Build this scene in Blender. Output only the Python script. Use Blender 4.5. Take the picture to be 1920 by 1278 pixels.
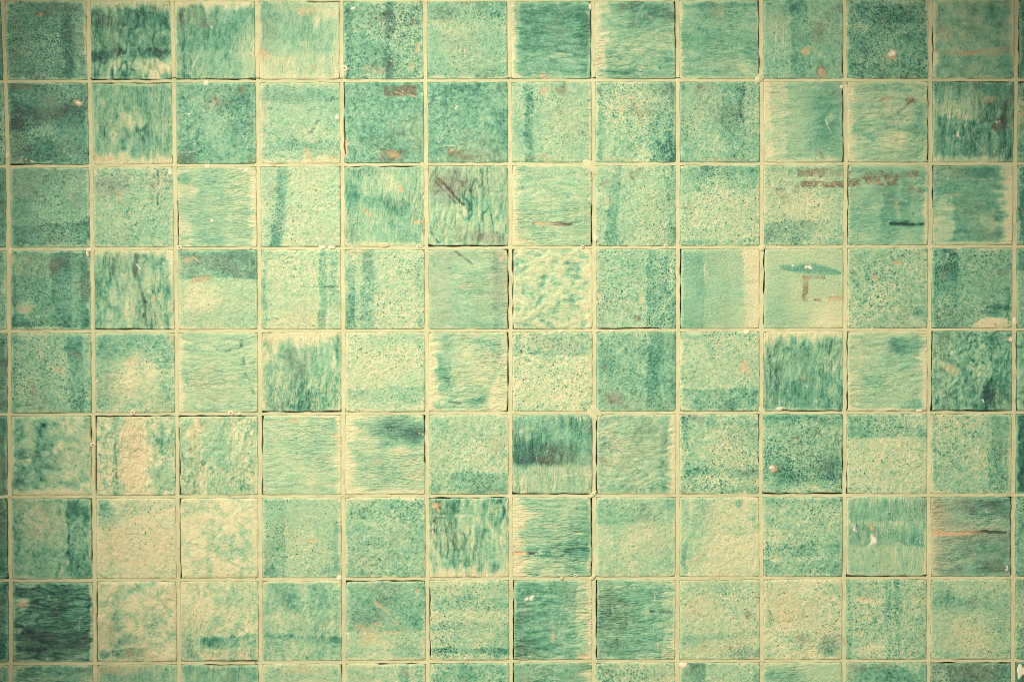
import bpy, math
import numpy as np
from mathutils import Vector

# ------------------------------------------------------------------ camera, world, lamps, exposure
SC = bpy.context.scene
for o in list(bpy.data.objects):
    bpy.data.objects.remove(o, do_unlink=True)
W_M = 1.2206                      # metres of wall across the photograph (1920 px)
S = W_M / 1920.0                  # metres per photo pixel


def px(x, y):
    return (x - 960.0) * S, (639.0 - y) * S


cam_d = bpy.data.cameras.new("camera")
cam = bpy.data.objects.new("camera", cam_d)
SC.collection.objects.link(cam)
CAM_DIST = 2.2
cam_d.sensor_width = 36.0
cam_d.lens = 36.0 * CAM_DIST / W_M
cam_d.clip_start = 0.05
cam_d.clip_end = 100
# the wall stands upright in the XZ plane, its face looks towards -Y
cam.location = (0, -CAM_DIST, 0)
cam.rotation_euler = (math.radians(90), 0, 0)
SC.camera = cam

world = bpy.data.worlds.new("World")
SC.world = world
world.use_nodes = True
bg = world.node_tree.nodes["Background"]
bg.inputs[0].default_value = (0.95, 0.95, 0.88, 1)
bg.inputs[1].default_value = 0.28


def aim(o, loc, target):
    o.location = loc
    o.rotation_euler = (Vector(target) - Vector(loc)).to_track_quat('-Z', 'Y').to_euler()


spot_d = bpy.data.lights.new("key_lamp", 'SPOT')
spot_d.energy = 725
spot_d.color = (1.0, 0.95, 0.82)
spot_d.shadow_soft_size = 0.07
spot_d.spot_size = math.radians(27.3)
spot_d.spot_blend = 1.0
spot = bpy.data.objects.new("key_lamp", spot_d)
SC.collection.objects.link(spot)
aim(spot, (-1.35, -2.6, 1.75), (0.06, 0, -0.11))

SC.view_settings.view_transform = 'Standard'
SC.view_settings.look = 'None'
SC.view_settings.exposure = 0.0
SC.view_settings.gamma = 1.0
SC.cycles.filter_width = 0.95
SC.view_settings.use_curve_mapping = False


# ------------------------------------------------------------------ materials
def lin(r, g, b):
    def f(c):
        c = c / 255.0
        return c / 12.92 if c <= 0.04045 else ((c + 0.055) / 1.055) ** 2.4
    return (f(r), f(g), f(b), 1.0)


ALB = 0.92


def glaze_col(r, g, b):
    c = lin(r, g, b)
    return (c[0] * ALB, c[1] * ALB, c[2] * ALB * 1.05, 1)


def new_mat(name):
    m = bpy.data.materials.new(name)
    m.use_nodes = True
    nt = m.node_tree
    b = nt.nodes["Principled BSDF"]
    return m, nt, b


def node(nt, kind, **kw):
    n = nt.nodes.new(kind)
    for k, v in kw.items():
        setattr(n, k, v)
    return n


def math_node(nt, op, a, b=None, clamp=False):
    n = nt.nodes.new("ShaderNodeMath")
    n.operation = op
    n.use_clamp = clamp
    for i, v in enumerate((a, b)):
        if v is None:
            continue
        if isinstance(v, (int, float)):
            n.inputs[i].default_value = v
        else:
            nt.links.new(v, n.inputs[i])
    return n.outputs[0]


def mix_col(nt, fac, a, b):
    n = nt.nodes.new("ShaderNodeMix")
    n.data_type = 'RGBA'
    for idx, v in ((0, fac), (6, a), (7, b)):
        if isinstance(v, (int, float)):
            n.inputs[idx].default_value = v
        elif isinstance(v, tuple):
            n.inputs[idx].default_value = v
        else:
            nt.links.new(v, n.inputs[idx])
    return n.outputs[2]


def noise4(nt, coord, w, scale, detail=3.0, rough=0.6):
    n = nt.nodes.new("ShaderNodeTexNoise")
    n.noise_dimensions = '4D'
    n.inputs['Scale'].default_value = scale
    n.inputs['Detail'].default_value = detail
    n.inputs['Roughness'].default_value = rough
    nt.links.new(coord, n.inputs['Vector'])
    nt.links.new(w, n.inputs['W'])
    return n.outputs['Fac']


RAMP = [(0.00, (231, 219, 168)), (0.13, (212, 212, 162)), (0.29, (183, 204, 154)), (0.46, (152, 191, 147)),
        (0.62, (120, 174, 135)), (0.76, (90, 151, 117)), (0.90, (66, 125, 98)), (1.06, (48, 96, 78)), (1.25, (44, 70, 64))]


def glazed_material():
    m, nt, b = new_mat("crackled_green_glaze")
    tc = node(nt, "ShaderNodeTexCoord")
    oi = node(nt, "ShaderNodeObjectInfo")
    wv = math_node(nt, 'MULTIPLY', oi.outputs['Random'], 50.0)
    at = node(nt, "ShaderNodeAttribute", attribute_name="mask")
    tn = node(nt, "ShaderNodeAttribute", attribute_name="tone")
    sep = node(nt, "ShaderNodeSeparateColor")
    nt.links.new(at.outputs['Color'], sep.inputs[0])
    co = tc.outputs['Object']
    fine = noise4(nt, co, wv, 800, 2.0, 0.6)
    mid = noise4(nt, co, wv, 420, 3.0, 0.65)
    # thickness of the glaze, broken up by fine grain
    d = math_node(nt, 'MULTIPLY', sep.outputs[0], 1.5)
    gr = node(nt, "ShaderNodeAttribute", attribute_name="flow")
    fs = node(nt, "ShaderNodeSeparateColor")
    nt.links.new(gr.outputs["Color"], fs.inputs[0])
    fa = math_node(nt, 'ADD', math_node(nt, 'MULTIPLY', gr.outputs['Alpha'], 0.80), 0.46)
    d = math_node(nt, 'ADD', d, math_node(nt, 'MULTIPLY', math_node(nt, 'SUBTRACT', fine, 0.5), fa))

    # brushed runs of glaze, upright or level
    def runs(sx, sz, scale, chan):
        mp = node(nt, "ShaderNodeMapping")
        mp.inputs['Scale'].default_value = (sx, 1, sz)
        nt.links.new(co, mp.inputs['Vector'])
        nz = noise4(nt, mp.outputs[0], wv, scale, 2.5, 0.6)
        return math_node(nt, 'MULTIPLY', math_node(nt, 'SUBTRACT', nz, 0.5), fs.outputs[chan])
    run = math_node(nt, 'ADD', runs(1, 0.27, 480, 0), runs(0.27, 1, 480, 1))
    d = math_node(nt, 'ADD', d, math_node(nt, 'MULTIPLY', run, 0.55))
    d = math_node(nt, 'ADD', d, math_node(nt, 'MULTIPLY', math_node(nt, 'SUBTRACT', mid, 0.5), 0.36))
    # fine crawl net: thin pale veins round tiny cells of thicker glaze
    vn_ = node(nt, "ShaderNodeTexVoronoi", voronoi_dimensions='4D', feature='DISTANCE_TO_EDGE')
    vn_.inputs['Scale'].default_value = 300
    nt.links.new(co, vn_.inputs['Vector'])
    nt.links.new(wv, vn_.inputs['W'])
    net = math_node(nt, 'SUBTRACT', 0.16, math_node(nt, 'MINIMUM', vn_.outputs['Distance'], 0.32))
    d = math_node(nt, 'SUBTRACT', d, math_node(nt, 'MULTIPLY', net, math_node(nt, 'ADD', math_node(nt, 'MULTIPLY', gr.outputs['Alpha'], 0.75), 0.12)))
    dn = math_node(nt, 'DIVIDE', d, 1.25, clamp=True)
    cr = node(nt, "ShaderNodeValToRGB")
    el = cr.color_ramp.elements
    while len(el) > 1:
        el.remove(el[-1])
    el[0].position = 0
    el[0].color = glaze_col(*RAMP[0][1])
    for p, c in RAMP[1:]:
        e = el.new(p / 1.25)
        e.color = glaze_col(*c)
    nt.links.new(dn, cr.inputs[0])
    col = cr.outputs[0]
    # weathered grey-brown cast
    greyed = node(nt, "ShaderNodeValToRGB")
    greyed.color_ramp.elements[0].color = glaze_col(206, 188, 152)
    greyed.color_ramp.elements[1].color = glaze_col(60, 78, 76)
    nt.links.new(dn, greyed.inputs[0])
    col = mix_col(nt, tn.outputs['Fac'], col, greyed.outputs[0])
    # dark pin holes
    vor = node(nt, "ShaderNodeTexVoronoi", voronoi_dimensions='4D')
    vor.inputs['Scale'].default_value = 270
    nt.links.new(co, vor.inputs['Vector'])
    nt.links.new(wv, vor.inputs['W'])
    pin = math_node(nt, 'LESS_THAN', vor.outputs['Distance'], 0.24)
    pin = math_node(nt, 'MULTIPLY', pin, math_node(nt, 'GREATER_THAN', mid, 0.485))
    pin = math_node(nt, 'MULTIPLY', pin, math_node(nt, 'MULTIPLY', gr.outputs['Alpha'], 0.95), clamp=True)
    col = mix_col(nt, pin, col, glaze_col(48, 80, 66))
    # bare and rusty patches
    crust = noise4(nt, co, wv, 520, 4.0, 0.7)
    rr = node(nt, "ShaderNodeValToRGB")
    rr.color_ramp.elements[0].position = 0.47
    rr.color_ramp.elements[0].color = glaze_col(92, 78, 62)
    rr.color_ramp.elements[1].position = 0.66
    rr.color_ramp.elements[1].color = glaze_col(214, 178, 120)
    e = rr.color_ramp.elements.new(0.57)
    e.color = glaze_col(140, 116, 86)
    nt.links.new(math_node(nt, 'ADD', math_node(nt, 'MULTIPLY', fine, 0.6), math_node(nt, 'MULTIPLY', crust, 0.4)), rr.inputs[0])
    bf = math_node(nt, 'MULTIPLY', sep.outputs[1], math_node(nt, 'ADD', math_node(nt, 'MULTIPLY', math_node(nt, 'SUBTRACT', crust, 0.44), 5.5), 0.42), clamp=True)
    col = mix_col(nt, bf, col, rr.outputs[0])
    bf = math_node(nt, 'MULTIPLY', bf, 0.85)
    pf = math_node(nt, 'MULTIPLY', sep.outputs[2], math_node(nt, 'ADD', math_node(nt, 'MULTIPLY', crust, 1.4), 0.1), clamp=True)
    bf = math_node(nt, 'MINIMUM', bf, math_node(nt, 'MULTIPLY', sep.outputs[1], 1.0))
    col = mix_col(nt, pf, col, glaze_col(226, 182, 130))
    col = mix_col(nt, at.outputs['Alpha'], col, glaze_col(246, 232, 200))
    nt.links.new(col, b.inputs['Base Color'])
    ro = math_node(nt, 'ADD', math_node(nt, 'MULTIPLY', mid, 0.35), 0.16)
    ro = math_node(nt, 'ADD', ro, math_node(nt, 'MULTIPLY', sep.outputs[1], 0.3), clamp=True)
    nt.links.new(ro, b.inputs['Roughness'])
    b.inputs['Specular IOR Level'].default_value = 0.35
    bu = node(nt, "ShaderNodeBump")
    bu.inputs['Strength'].default_value = 0.9
    bu.inputs['Distance'].default_value = 0.0008
    hh = math_node(nt, 'ADD', fine, math_node(nt, 'MULTIPLY', mid, 1.2))
    hh = math_node(nt, 'SUBTRACT', hh, pin)
    hh = math_node(nt, 'SUBTRACT', hh, math_node(nt, 'MULTIPLY', run, 3.0))
    nt.links.new(hh, bu.inputs['Height'])
    nt.links.new(bu.outputs[0], b.inputs['Normal'])
    return m


def mortar_material(name, c_lo, c_hi, dirt_col):
    m, nt, b = new_mat(name)
    tc = node(nt, "ShaderNodeTexCoord")
    oi = node(nt, "ShaderNodeObjectInfo")
    wv = math_node(nt, 'MULTIPLY', oi.outputs['Random'], 50.0)
    co = tc.outputs['Object']
    a = noise4(nt, co, wv, 18, 4, 0.6)
    f = noise4(nt, co, wv, 700, 4, 0.7)
    s = math_node(nt, 'ADD', math_node(nt, 'MULTIPLY', a, 0.55), math_node(nt, 'MULTIPLY', f, 0.45))
    cr = node(nt, "ShaderNodeValToRGB")
    cr.color_ramp.elements[0].position = 0.36
    cr.color_ramp.elements[0].color = glaze_col(*c_lo)
    cr.color_ramp.elements[1].position = 0.58
    cr.color_ramp.elements[1].color = glaze_col(*c_hi)
    nt.links.new(s, cr.inputs[0])
    at = node(nt, "ShaderNodeAttribute", attribute_name="dirt")
    sp = noise4(nt, co, wv, 330, 3, 0.6)
    spk = math_node(nt, 'MULTIPLY', math_node(nt, 'GREATER_THAN', sp, 0.665), 0.5)
    warm = noise4(nt, co, wv, 55, 3, 0.6)
    warm = math_node(nt, 'MULTIPLY', math_node(nt, 'SUBTRACT', warm, 0.52), 3.0, clamp=True)
    base = mix_col(nt, math_node(nt, 'MULTIPLY', warm, 0.55), cr.outputs[0], glaze_col(236, 206, 152))
    base = mix_col(nt, spk, base, glaze_col(150, 116, 84))
    col = mix_col(nt, at.outputs['Fac'], base, glaze_col(*dirt_col))
    nt.links.new(col, b.inputs['Base Color'])
    b.inputs['Roughness'].default_value = 0.85
    b.inputs['Specular IOR Level'].default_value = 0.2
    bu = node(nt, "ShaderNodeBump")
    bu.inputs['Strength'].default_value = 0.6
    bu.inputs['Distance'].default_value = 0.0006
    nt.links.new(f, bu.inputs['Height'])
    nt.links.new(bu.outputs[0], b.inputs['Normal'])
    return m


M_GLAZE = glazed_material()
M_GROUT = mortar_material("sandy_grout", (194, 195, 148), (219, 213, 164), (84, 74, 58))
M_DAB = mortar_material("pale_plaster", (238, 214, 172), (250, 236, 204), (150, 92, 66))
M_BACK = mortar_material("rough_backing", (140, 130, 105), (160, 148, 120), (70, 60, 50))

# ------------------------------------------------------------------ the grid of joints, in photo pixels
LX_Y = [0, 300, 620, 925, 1200]
LX = [[5, 165, 323, 481, 640, 796.5, 954.5, 1112, 1270, 1427, 1584, 1745, 1907],
      [15, 170.5, 328, 484.5, 642, 799, 956.5, 1113.5, 1271.5, 1429, 1586, 1745, 1904],
      [17, 174.5, 331, 487, 643.5, 800.5, 957.5, 1115, 1271.5, 1428, 1585, 1743, 1902],
      [18, 176, 333, 487.5, 643.5, 801, 957, 1114, 1271, 1427, 1584, 1742, 1900.5],
      [20, 178, 335.5, 488.5, 645, 802, 958.5, 1114, 1270, 1429, 1583, 1741.5, 1900]]
LY_X = [0, 960, 1900]
LY = [[-1, 0.5, -4], [153, 151, 150], [312, 307.5, 307], [467, 464.5, 462], [621, 619.5, 617.5],
      [777, 774, 773], [931.5, 929, 928], [1088, 1084, 1083], [1244, 1239.5, 1238]]


def line_x(i, y):      # joint i (0 is left of the photo's edge ... 14)
    if i < 1:
        return line_x(1, y) - 157.2 * (1 - i)
    if i > 13:
        return line_x(13, y) + 157.2 * (i - 13)
    return np.interp(y, LX_Y, [r[i - 1] for r in LX])


def line_y(j, x):
    if j < 0:
        return line_y(0, x) + 155.5 * j
    if j > 8:
        return line_y(8, x) + 155.5 * (j - 8)
    return np.interp(x, LY_X, LY[j])


HWX, HWY = 3.5, 2.5   # half widths of the upright and level joints, in photo pixels

# ------------------------------------------------------------------ smooth noise helpers
_wc = {}


def wmat(f, n):
    if (f, n) not in _wc:
        t = np.linspace(0, f, n)
        i = np.minimum(t.astype(int), f - 1)
        s = t - i
        w = np.zeros((n, f + 4))
        b = [(1 - s) ** 3 / 6, (3 * s ** 3 - 6 * s ** 2 + 4) / 6, (-3 * s ** 3 + 3 * s ** 2 + 3 * s + 1) / 6, s ** 3 / 6]
        for k in range(4):
            w[np.arange(n), i + k] += b[k]
        _wc[(f, n)] = w
    return _wc[(f, n)]


def vn(rng, fx, fy, n, m=None):
    m = m or n
    g = rng.standard_normal((fy + 4, fx + 4))
    a = wmat(fy, m) @ g @ wmat(fx, n).T
    return a / 0.5


def sstep(a, b, x):
    t = np.clip((x - a) / (b - a), 0, 1)
    return t * t * (3 - 2 * t)


def gather(img, u, v):
    n = img.shape[0]
    x = np.clip(u, 0, 1) * (n - 1)
    y = np.clip(v, 0, 1) * (n - 1)
    x0 = np.clip(x.astype(int), 0, n - 2)
    y0 = np.clip(y.astype(int), 0, n - 2)
    fx, fy = x - x0, y - y0
    return (img[y0, x0] * (1 - fx) * (1 - fy) + img[y0, x0 + 1] * fx * (1 - fy)
            + img[y0 + 1, x0] * (1 - fx) * fy + img[y0 + 1, x0 + 1] * fx * fy)


# ------------------------------------------------------------------ what each tile looks like
# kind + glaze thickness, then marks; places are percentages of the tile from its upper left corner.
#  S speckled, M mottled, V upright streaks, H level streaks, W wormy ripples, P crawled cells, B smeared pools, L smooth
#  V/H bands, C clouds, O spots, R patches, L lines, T darts, W flecks, e pale edges, g open joints, K filled corners
TILES = {}


def row(r, *specs):
    for c, s in enumerate(specs):
        TILES[(r, c)] = s


row(0,
    ("V88", "dark green sliver of tile"),
    ("S80 k1.1 V70:83:18 V86:100:-12 Rb36:13:60:19:60 Op46:17:3:3:70 eR4:30 C45:60:30:30:-5", "speckled dark green tile with a darker upright band"),
    ("V70 r2.2 k1.3 H10:34:16 H62:76:26 C12:70:18:7:20 C78:84:28:16:-38 eT9:70 C30:83:7:13:-28 C20:50:25:12:-12 gB0:100", "deeply rippled dark green tile with a darker level band"),
    ("V60 V9:14:24 V17:23:12 eT9:90 eL3:60 C50:45:35:28:10 H64:92:-10 Lw38:52:22:86:.8 Ob42:33:4:3:70 W42:33:1.4 C92:70:12:40:-22 Rb65:90:72:94:40 gB0:98", "green tile with streaky glaze and a pale top edge"),
    ("V46 r.7 k.8 H14:50:12 H68:100:-14 eB9:60 eL4:60 eR7:45 Op60:13:14:7:60 Op5:69:8:7:70 C85:12:14:12:-25 C73:28:5:8:-30 C10:10:10:12:18 gT60:98 Op68:86:3:8:40", "light green tile fading to cream at the bottom with two rusty patches"),
    ("S66 k1.5 V0:9:24 V52:63:24 Ob88:30:7:4:70 Op93:59:5:7:90 C55:20:40:15:8 Op28:85:6:3:55 Op42:90:9:3:60 Op86:82:3:8:50 W12:7:2.5", "coarsely speckled green tile with two dark upright bands"),
    ("S54 k1.1 H0:14:20 H14:24:14 C85:6:16:8:-15 H86:98:14 Rb42:0:68:4:60 C50:35:60:12:-10 Lw47:60:45:72:1.2 eB3:50", "speckled green tile with a dark band along its top"),
    ("H74 r1.1 V0:10:-22 eL5:90 H64:100:-14 H10:30:8 C92:40:12:45:10 gR0:97 Ob68:8:5:5:50 Op41:96:5:5:70 C80:82:12:10:-18", "deep green tile with level ripples and beads of glaze"),
    ("H54 r1.2 k1.1 C66:15:45:17:32 V0:17:-22 eL9:80 C60:50:45:20:-10 Rb32:4:42:11:50 gR0:60 Op66:20:5:4:60 H85:95:10 Op60:85:8:3:35", "green tile with a dark glossy patch across its top"),
    ("H60 r.6 H0:10:8 C20:60:20:30:8 eL4:60 gR0:94 C85:85:16:12:-18 Op45:2:5:3:60 Op50:15:8:6:30 C50:30:30:10:-8 Kbr9", "plain mid green tile with a filled lower right corner"),
    ("M58 k.9 V36:56:12 C20:45:20:25:-10 Lw18:30:14:80:.8 Lw22:40:18:75:.7 Lw26:30:24:60:.7 Ob68:40:9:18:55 Op56:62:6:8:70 Ob73:90:9:11:80 Op74:90:5:7:70 C40:10:12:10:18 Ob94:10:8:6:50 gR60:95", "scratched green tile with rusty blotches"),
    ("S72 k1.3 H8:30:18 H82:100:10 C45:35:12:8:10 C20:35:15:8:-12 eR2:50 Op56:70:7:5.5:110 W56:69:4.5", "speckled dark green tile with one pale chip"),
    ("P58 k.7 r1.3 Ob45:66:50:3:40 Op50:66:50:5:60 C75:18:12:10:22 eR7:60 H70:95:5 eL4:50 gL35:95 Op15:45:12:8:35 Ob86:30:6:6:50", "green tile with crawled glaze and a brown stripe"),
    ("M80 gL0:95", "dark green sliver of tile"))
row(1,
    ("S72 k1.2", "speckled green sliver of tile"),
    ("S84 k1.0 C12:54:15:9:40 C50:38:55:13:20 C15:28:25:12:10 C30:88:30:10:12 C50:25:25:5:-8 Rb4:1:33:9:60 Rb8:94:30:98:90 W13:96:1.5 W20:95:1.5 W28:96:1.5 Op90:27:5:3:100 W90:27:2 gB0:55 C60:60:40:10:-12", "very dark green tile with a murky band across the middle"),
    ("V58 k1.2 r1.0 eB11:95 C48:45:14:12:-30 C33:60:8:20:-18 Op4:92:3:8:80 Op18:94:10:4:50 C64:60:9:4:25:.4 Ld16:55:16:80:1.4 C90:75:5:22:-18 gT0:95 C38:70:8:16:14 C72:72:8:12:14", "streaky green tile with a cream bottom edge"),
    ("M66 k1.2 C14:25:10:12:14 C80:40:22:30:14 C55:70:18:26:-14 Ob52:27:16:7:50 Op46:27:4:5:90 Ob82:10:11:7:60 Rb0:86:24:100:40 C25:20:16:12:-8 W19:40:1.5 W20:75:1.5 Lw80:62:92:78:.7 Op0:86:10:1:40 Lw2:85:26:85:.6 Rb88:86:100:100:35", "mottled green tile with rusty stains"),
    ("S48 k.8 H6:22:18 C5:30:10:40:-14 Ob5:40:9:25:20 Ld96:12:58:72:1.6 H72:84:16 eB7:60 eL4:50 Op62:88:6:6:60 Op66:96:12:3:60 Op91:94:4:3:60 C60:60:25:12:-12", "light green tile crossed by a slanting crack"),
    ("M68 k1.2 Rb50:4:92:17:95 Ob70:11:20:7:50 Lp64:12:76:16:1 Lp78:14:90:19:1 Rb44:84:78:99:55 Op62:91:10:5:60 Op1:78:5:7:100 gL0:90 V50:62:6 C70:55:20:20:-6", "green tile with a rough brown patch at its top"),
    ("M70 k1.2 Op36:30:3:2:90 W36:30:1.5 Lw36:44:14:70:.7 Rb25:84:68:98:55 Op35:86:6:3:70 C92:40:8:40:12 C50:15:40:10:8 Lw20:79:45:79:.6 C75:85:8:5:-14", "mottled teal green tile with a brown patch low down"),
    ("S46 k1.1 V17:28:20 V14:24:8 C6:60:8:30:12 Op42:9:6:8:80 Ob62:13:9:6:60 eR4:50 Op40:94:25:4:35 C10:88:6:6:-20 C75:50:8:20:-8 Ob63:38:6:6:25", "pale speckled green tile with two rusty spots"),
    ("S48 k1.5 V66:100:20 V93:97:16 V4:9:20 Op31:33:3.5:5:80 Op42:19:4:2:70 Ob8:12:3:7:50 Ob58:38:14:14:30 Op25:95:20:3:40 Op62:88:4:6:50", "speckled light green tile with a dark band at right"),
    ("S56 k1.2 V52:80:15 V76:81:14 V0:9:10 Ob28:9:6:5:50 C40:75:18:20:-12 Op55:98:40:2:40", "speckled green tile with a broad darker band"),
    ("H46 r.8 k.6 V0:10:-34 V0:30:-16 C80:40:26:60:24 Rb0:13:20:15:55 Rb64:86:78:98:40 C82:45:6:9:-20:.5 gR10:100 Ktr4 Lw78:50:85:65:.7 eB5:60", "tile half cream and half green with a paper ghost stripe"),
    ("H42 r1.3 k.9 eL9:90 Op48:22:10:5:40 Ob48:22:9:4:45 Ob80:22:8:5:90 Ob63:36:5:4:70 Lb82:22:66:36:1.2 C86:62:12:30:22 gR5:98 C20:68:20:4:20 C40:8:35:8:10 C60:75:30:15:-14", "pale green tile with level ripples and two brown smudges"),
    ("V78 k1.2 r1.2 C32:26:36:27:-26:.8 C15:10:16:14:-16 V82:91:24:0:22:80 Ob78:54:5:6:110 W78:50:2 Lw50:55:50:62:1.2 Op70:21:9:5:50 eB7:60 eL3:40 gT20:98 C40:48:45:3:18 W33:66:2.5", "dark green tile with paler crawled glaze above and long streaks below"),
    ("S66 k1.5 gT0:60 Op30:40:40:20:50", "speckled sliver of tile"))
row(2,
    ("M80 Ob5:80:30:10:40", "dark green sliver of tile"),
    ("S70 k.9 H71:96:20 C85:38:15:18:-14 Ob85:38:10:15:25 H82:88:-8 C60:60:35:12:-12 C20:25:25:20:4", "green tile with a dark level band near the bottom"),
    ("S48 k1.1 Q20:22:26:16:45 C18:24:22:15:18 Ob28:32:6:4:60 Ld82:6:82:24:1.4 Ld82:35:82:48:1.0 Ob75:25:4:6:50 Ob75:38:3:5:50 Lp32:28:36:44:2 C60:80:30:15:4 W97:8:2 Q80:20:14:14:30 C5:85:12:20:10", "pale grey green tile with worn dark flecks in its upper half"),
    ("H44 r.6 k.8 C11:14:9:9:26:.5 C10:32:14:10:-18:.8 C12:80:9:22:-14:.8 V24:60:6 eR9:90 gL42:100 C57:86:5:3:18 C75:75:20:20:-8 W42:67:2.5 W90:6:2 C80:30:18:20:-10", "sea green tile with a cream right edge"),
    ("S36 k.8 V22:36:26:-9 V0:32:8:-9 C20:70:14:22:8 Ob17:27:9:12:22 C56:83:5:6:14 Ob72:54:3:3:30", "pale green tile with a slanting darker stripe on the left"),
    ("V50 k1.1 r.8 C8:35:12:20:22 C40:42:30:8:16 C72:50:25:9:20 C15:58:12:4:6 Op71:26:4:6:110 Op29:57:7:3.5:100 Op85:58:3:9:70 Op94:69:9:3:80 C55:18:22:18:-16 eR3:40 gT0:88 Ktr7 C15:10:15:8:12 eB6:60 Lw2:70:45:70:.5", "streaky green tile with three coral chips"),
    ("V52 k1.1 r2.0 Q25:26:28:22:50 C25:25:30:22:16:.5 Ld15:18:52:56:3.4 Ld10:20:36:48:1.6 Ld36:16:54:32:3.0 Lb20:22:45:50:1.2 Ld0:80:16:100:1.4 C58:58:5:40:10 C28:72:30:24:-18 Ob42:85:14:12:30 gB0:97 Q75:92:30:7:50 C75:92:30:7:20 C85:55:18:35:-5", "rippled green tile with dark diagonal scrapes"),
    ("H40 r.8 k.9 eL9:95 TP28:74:78:3 Ktr13 gR48:97 C15:12:22:8:8 Op18:96:12:2:50 Lb10:20:13:30:.8 C88:40:12:20:-6", "pale green tile with a brown spindle shaped gouge"),
    ("S46 k1.0 V18:31:22:-7 V88:100:16 Rb43:4:61:18:60 Ob12:22:8:7:35 Op15:45:6:7:35 C40:35:16:30:-6 Lw70:96:95:96:.6", "green tile with a slanting dark stripe and a brown square"),
    ("S40 k1.1 H2:33:28:-4 C50:10:50:9:6 Rb4:46:14:56:60 H93:100:12 W60:25:1 eR3:40", "pale speckled tile with a broad dark green top band"),
    ("S38 k1.0 H70:100:26:-3 H0:9:14 Rb42:5:100:14:70 Rb46:20:100:28:110 Op80:24:14:2:30 Rb16:28:31:42:60 Rb24:24:44:36:40 C60:50:40:14:-10", "pale green tile with two brown bars and a dark bottom band"),
    ("H52 r.6 k.7 C50:50:11:55:16:.6 C70:45:8:35:14:.6 Rb0:7:88:16:70 Rb0:14:62:26:130 Op34:19:10:3:45 Op52:17:6:3:40 Rb74:26:92:36:60 TD52:74:98:4 eR6:80 C15:60:22:20:4 C20:88:30:10:-8 Op58:50:6:8:30 C80:88:18:12:-8 Ob38:34:4:4:30 gL0:90", "green tile with crusty brown bars above and a dark slit"),
    ("H68 r.7 k.8 eR13:95 C13:72:14:32:-28:.8 C70:70:10:11:-20:.8 C60:9:40:8:12 gL0:98 eB4:60 Lw18:0:18:20:.7 Lw5:18:75:18:.5 C15:10:16:8:-8 Op28:38:7:5:30 Ob30:10:2:5:50", "deep green tile with a cream right edge"),
    ("S76 k1.2 H40:90:10 Lw0:25:60:27:1.2", "speckled dark green sliver of tile"))
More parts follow.
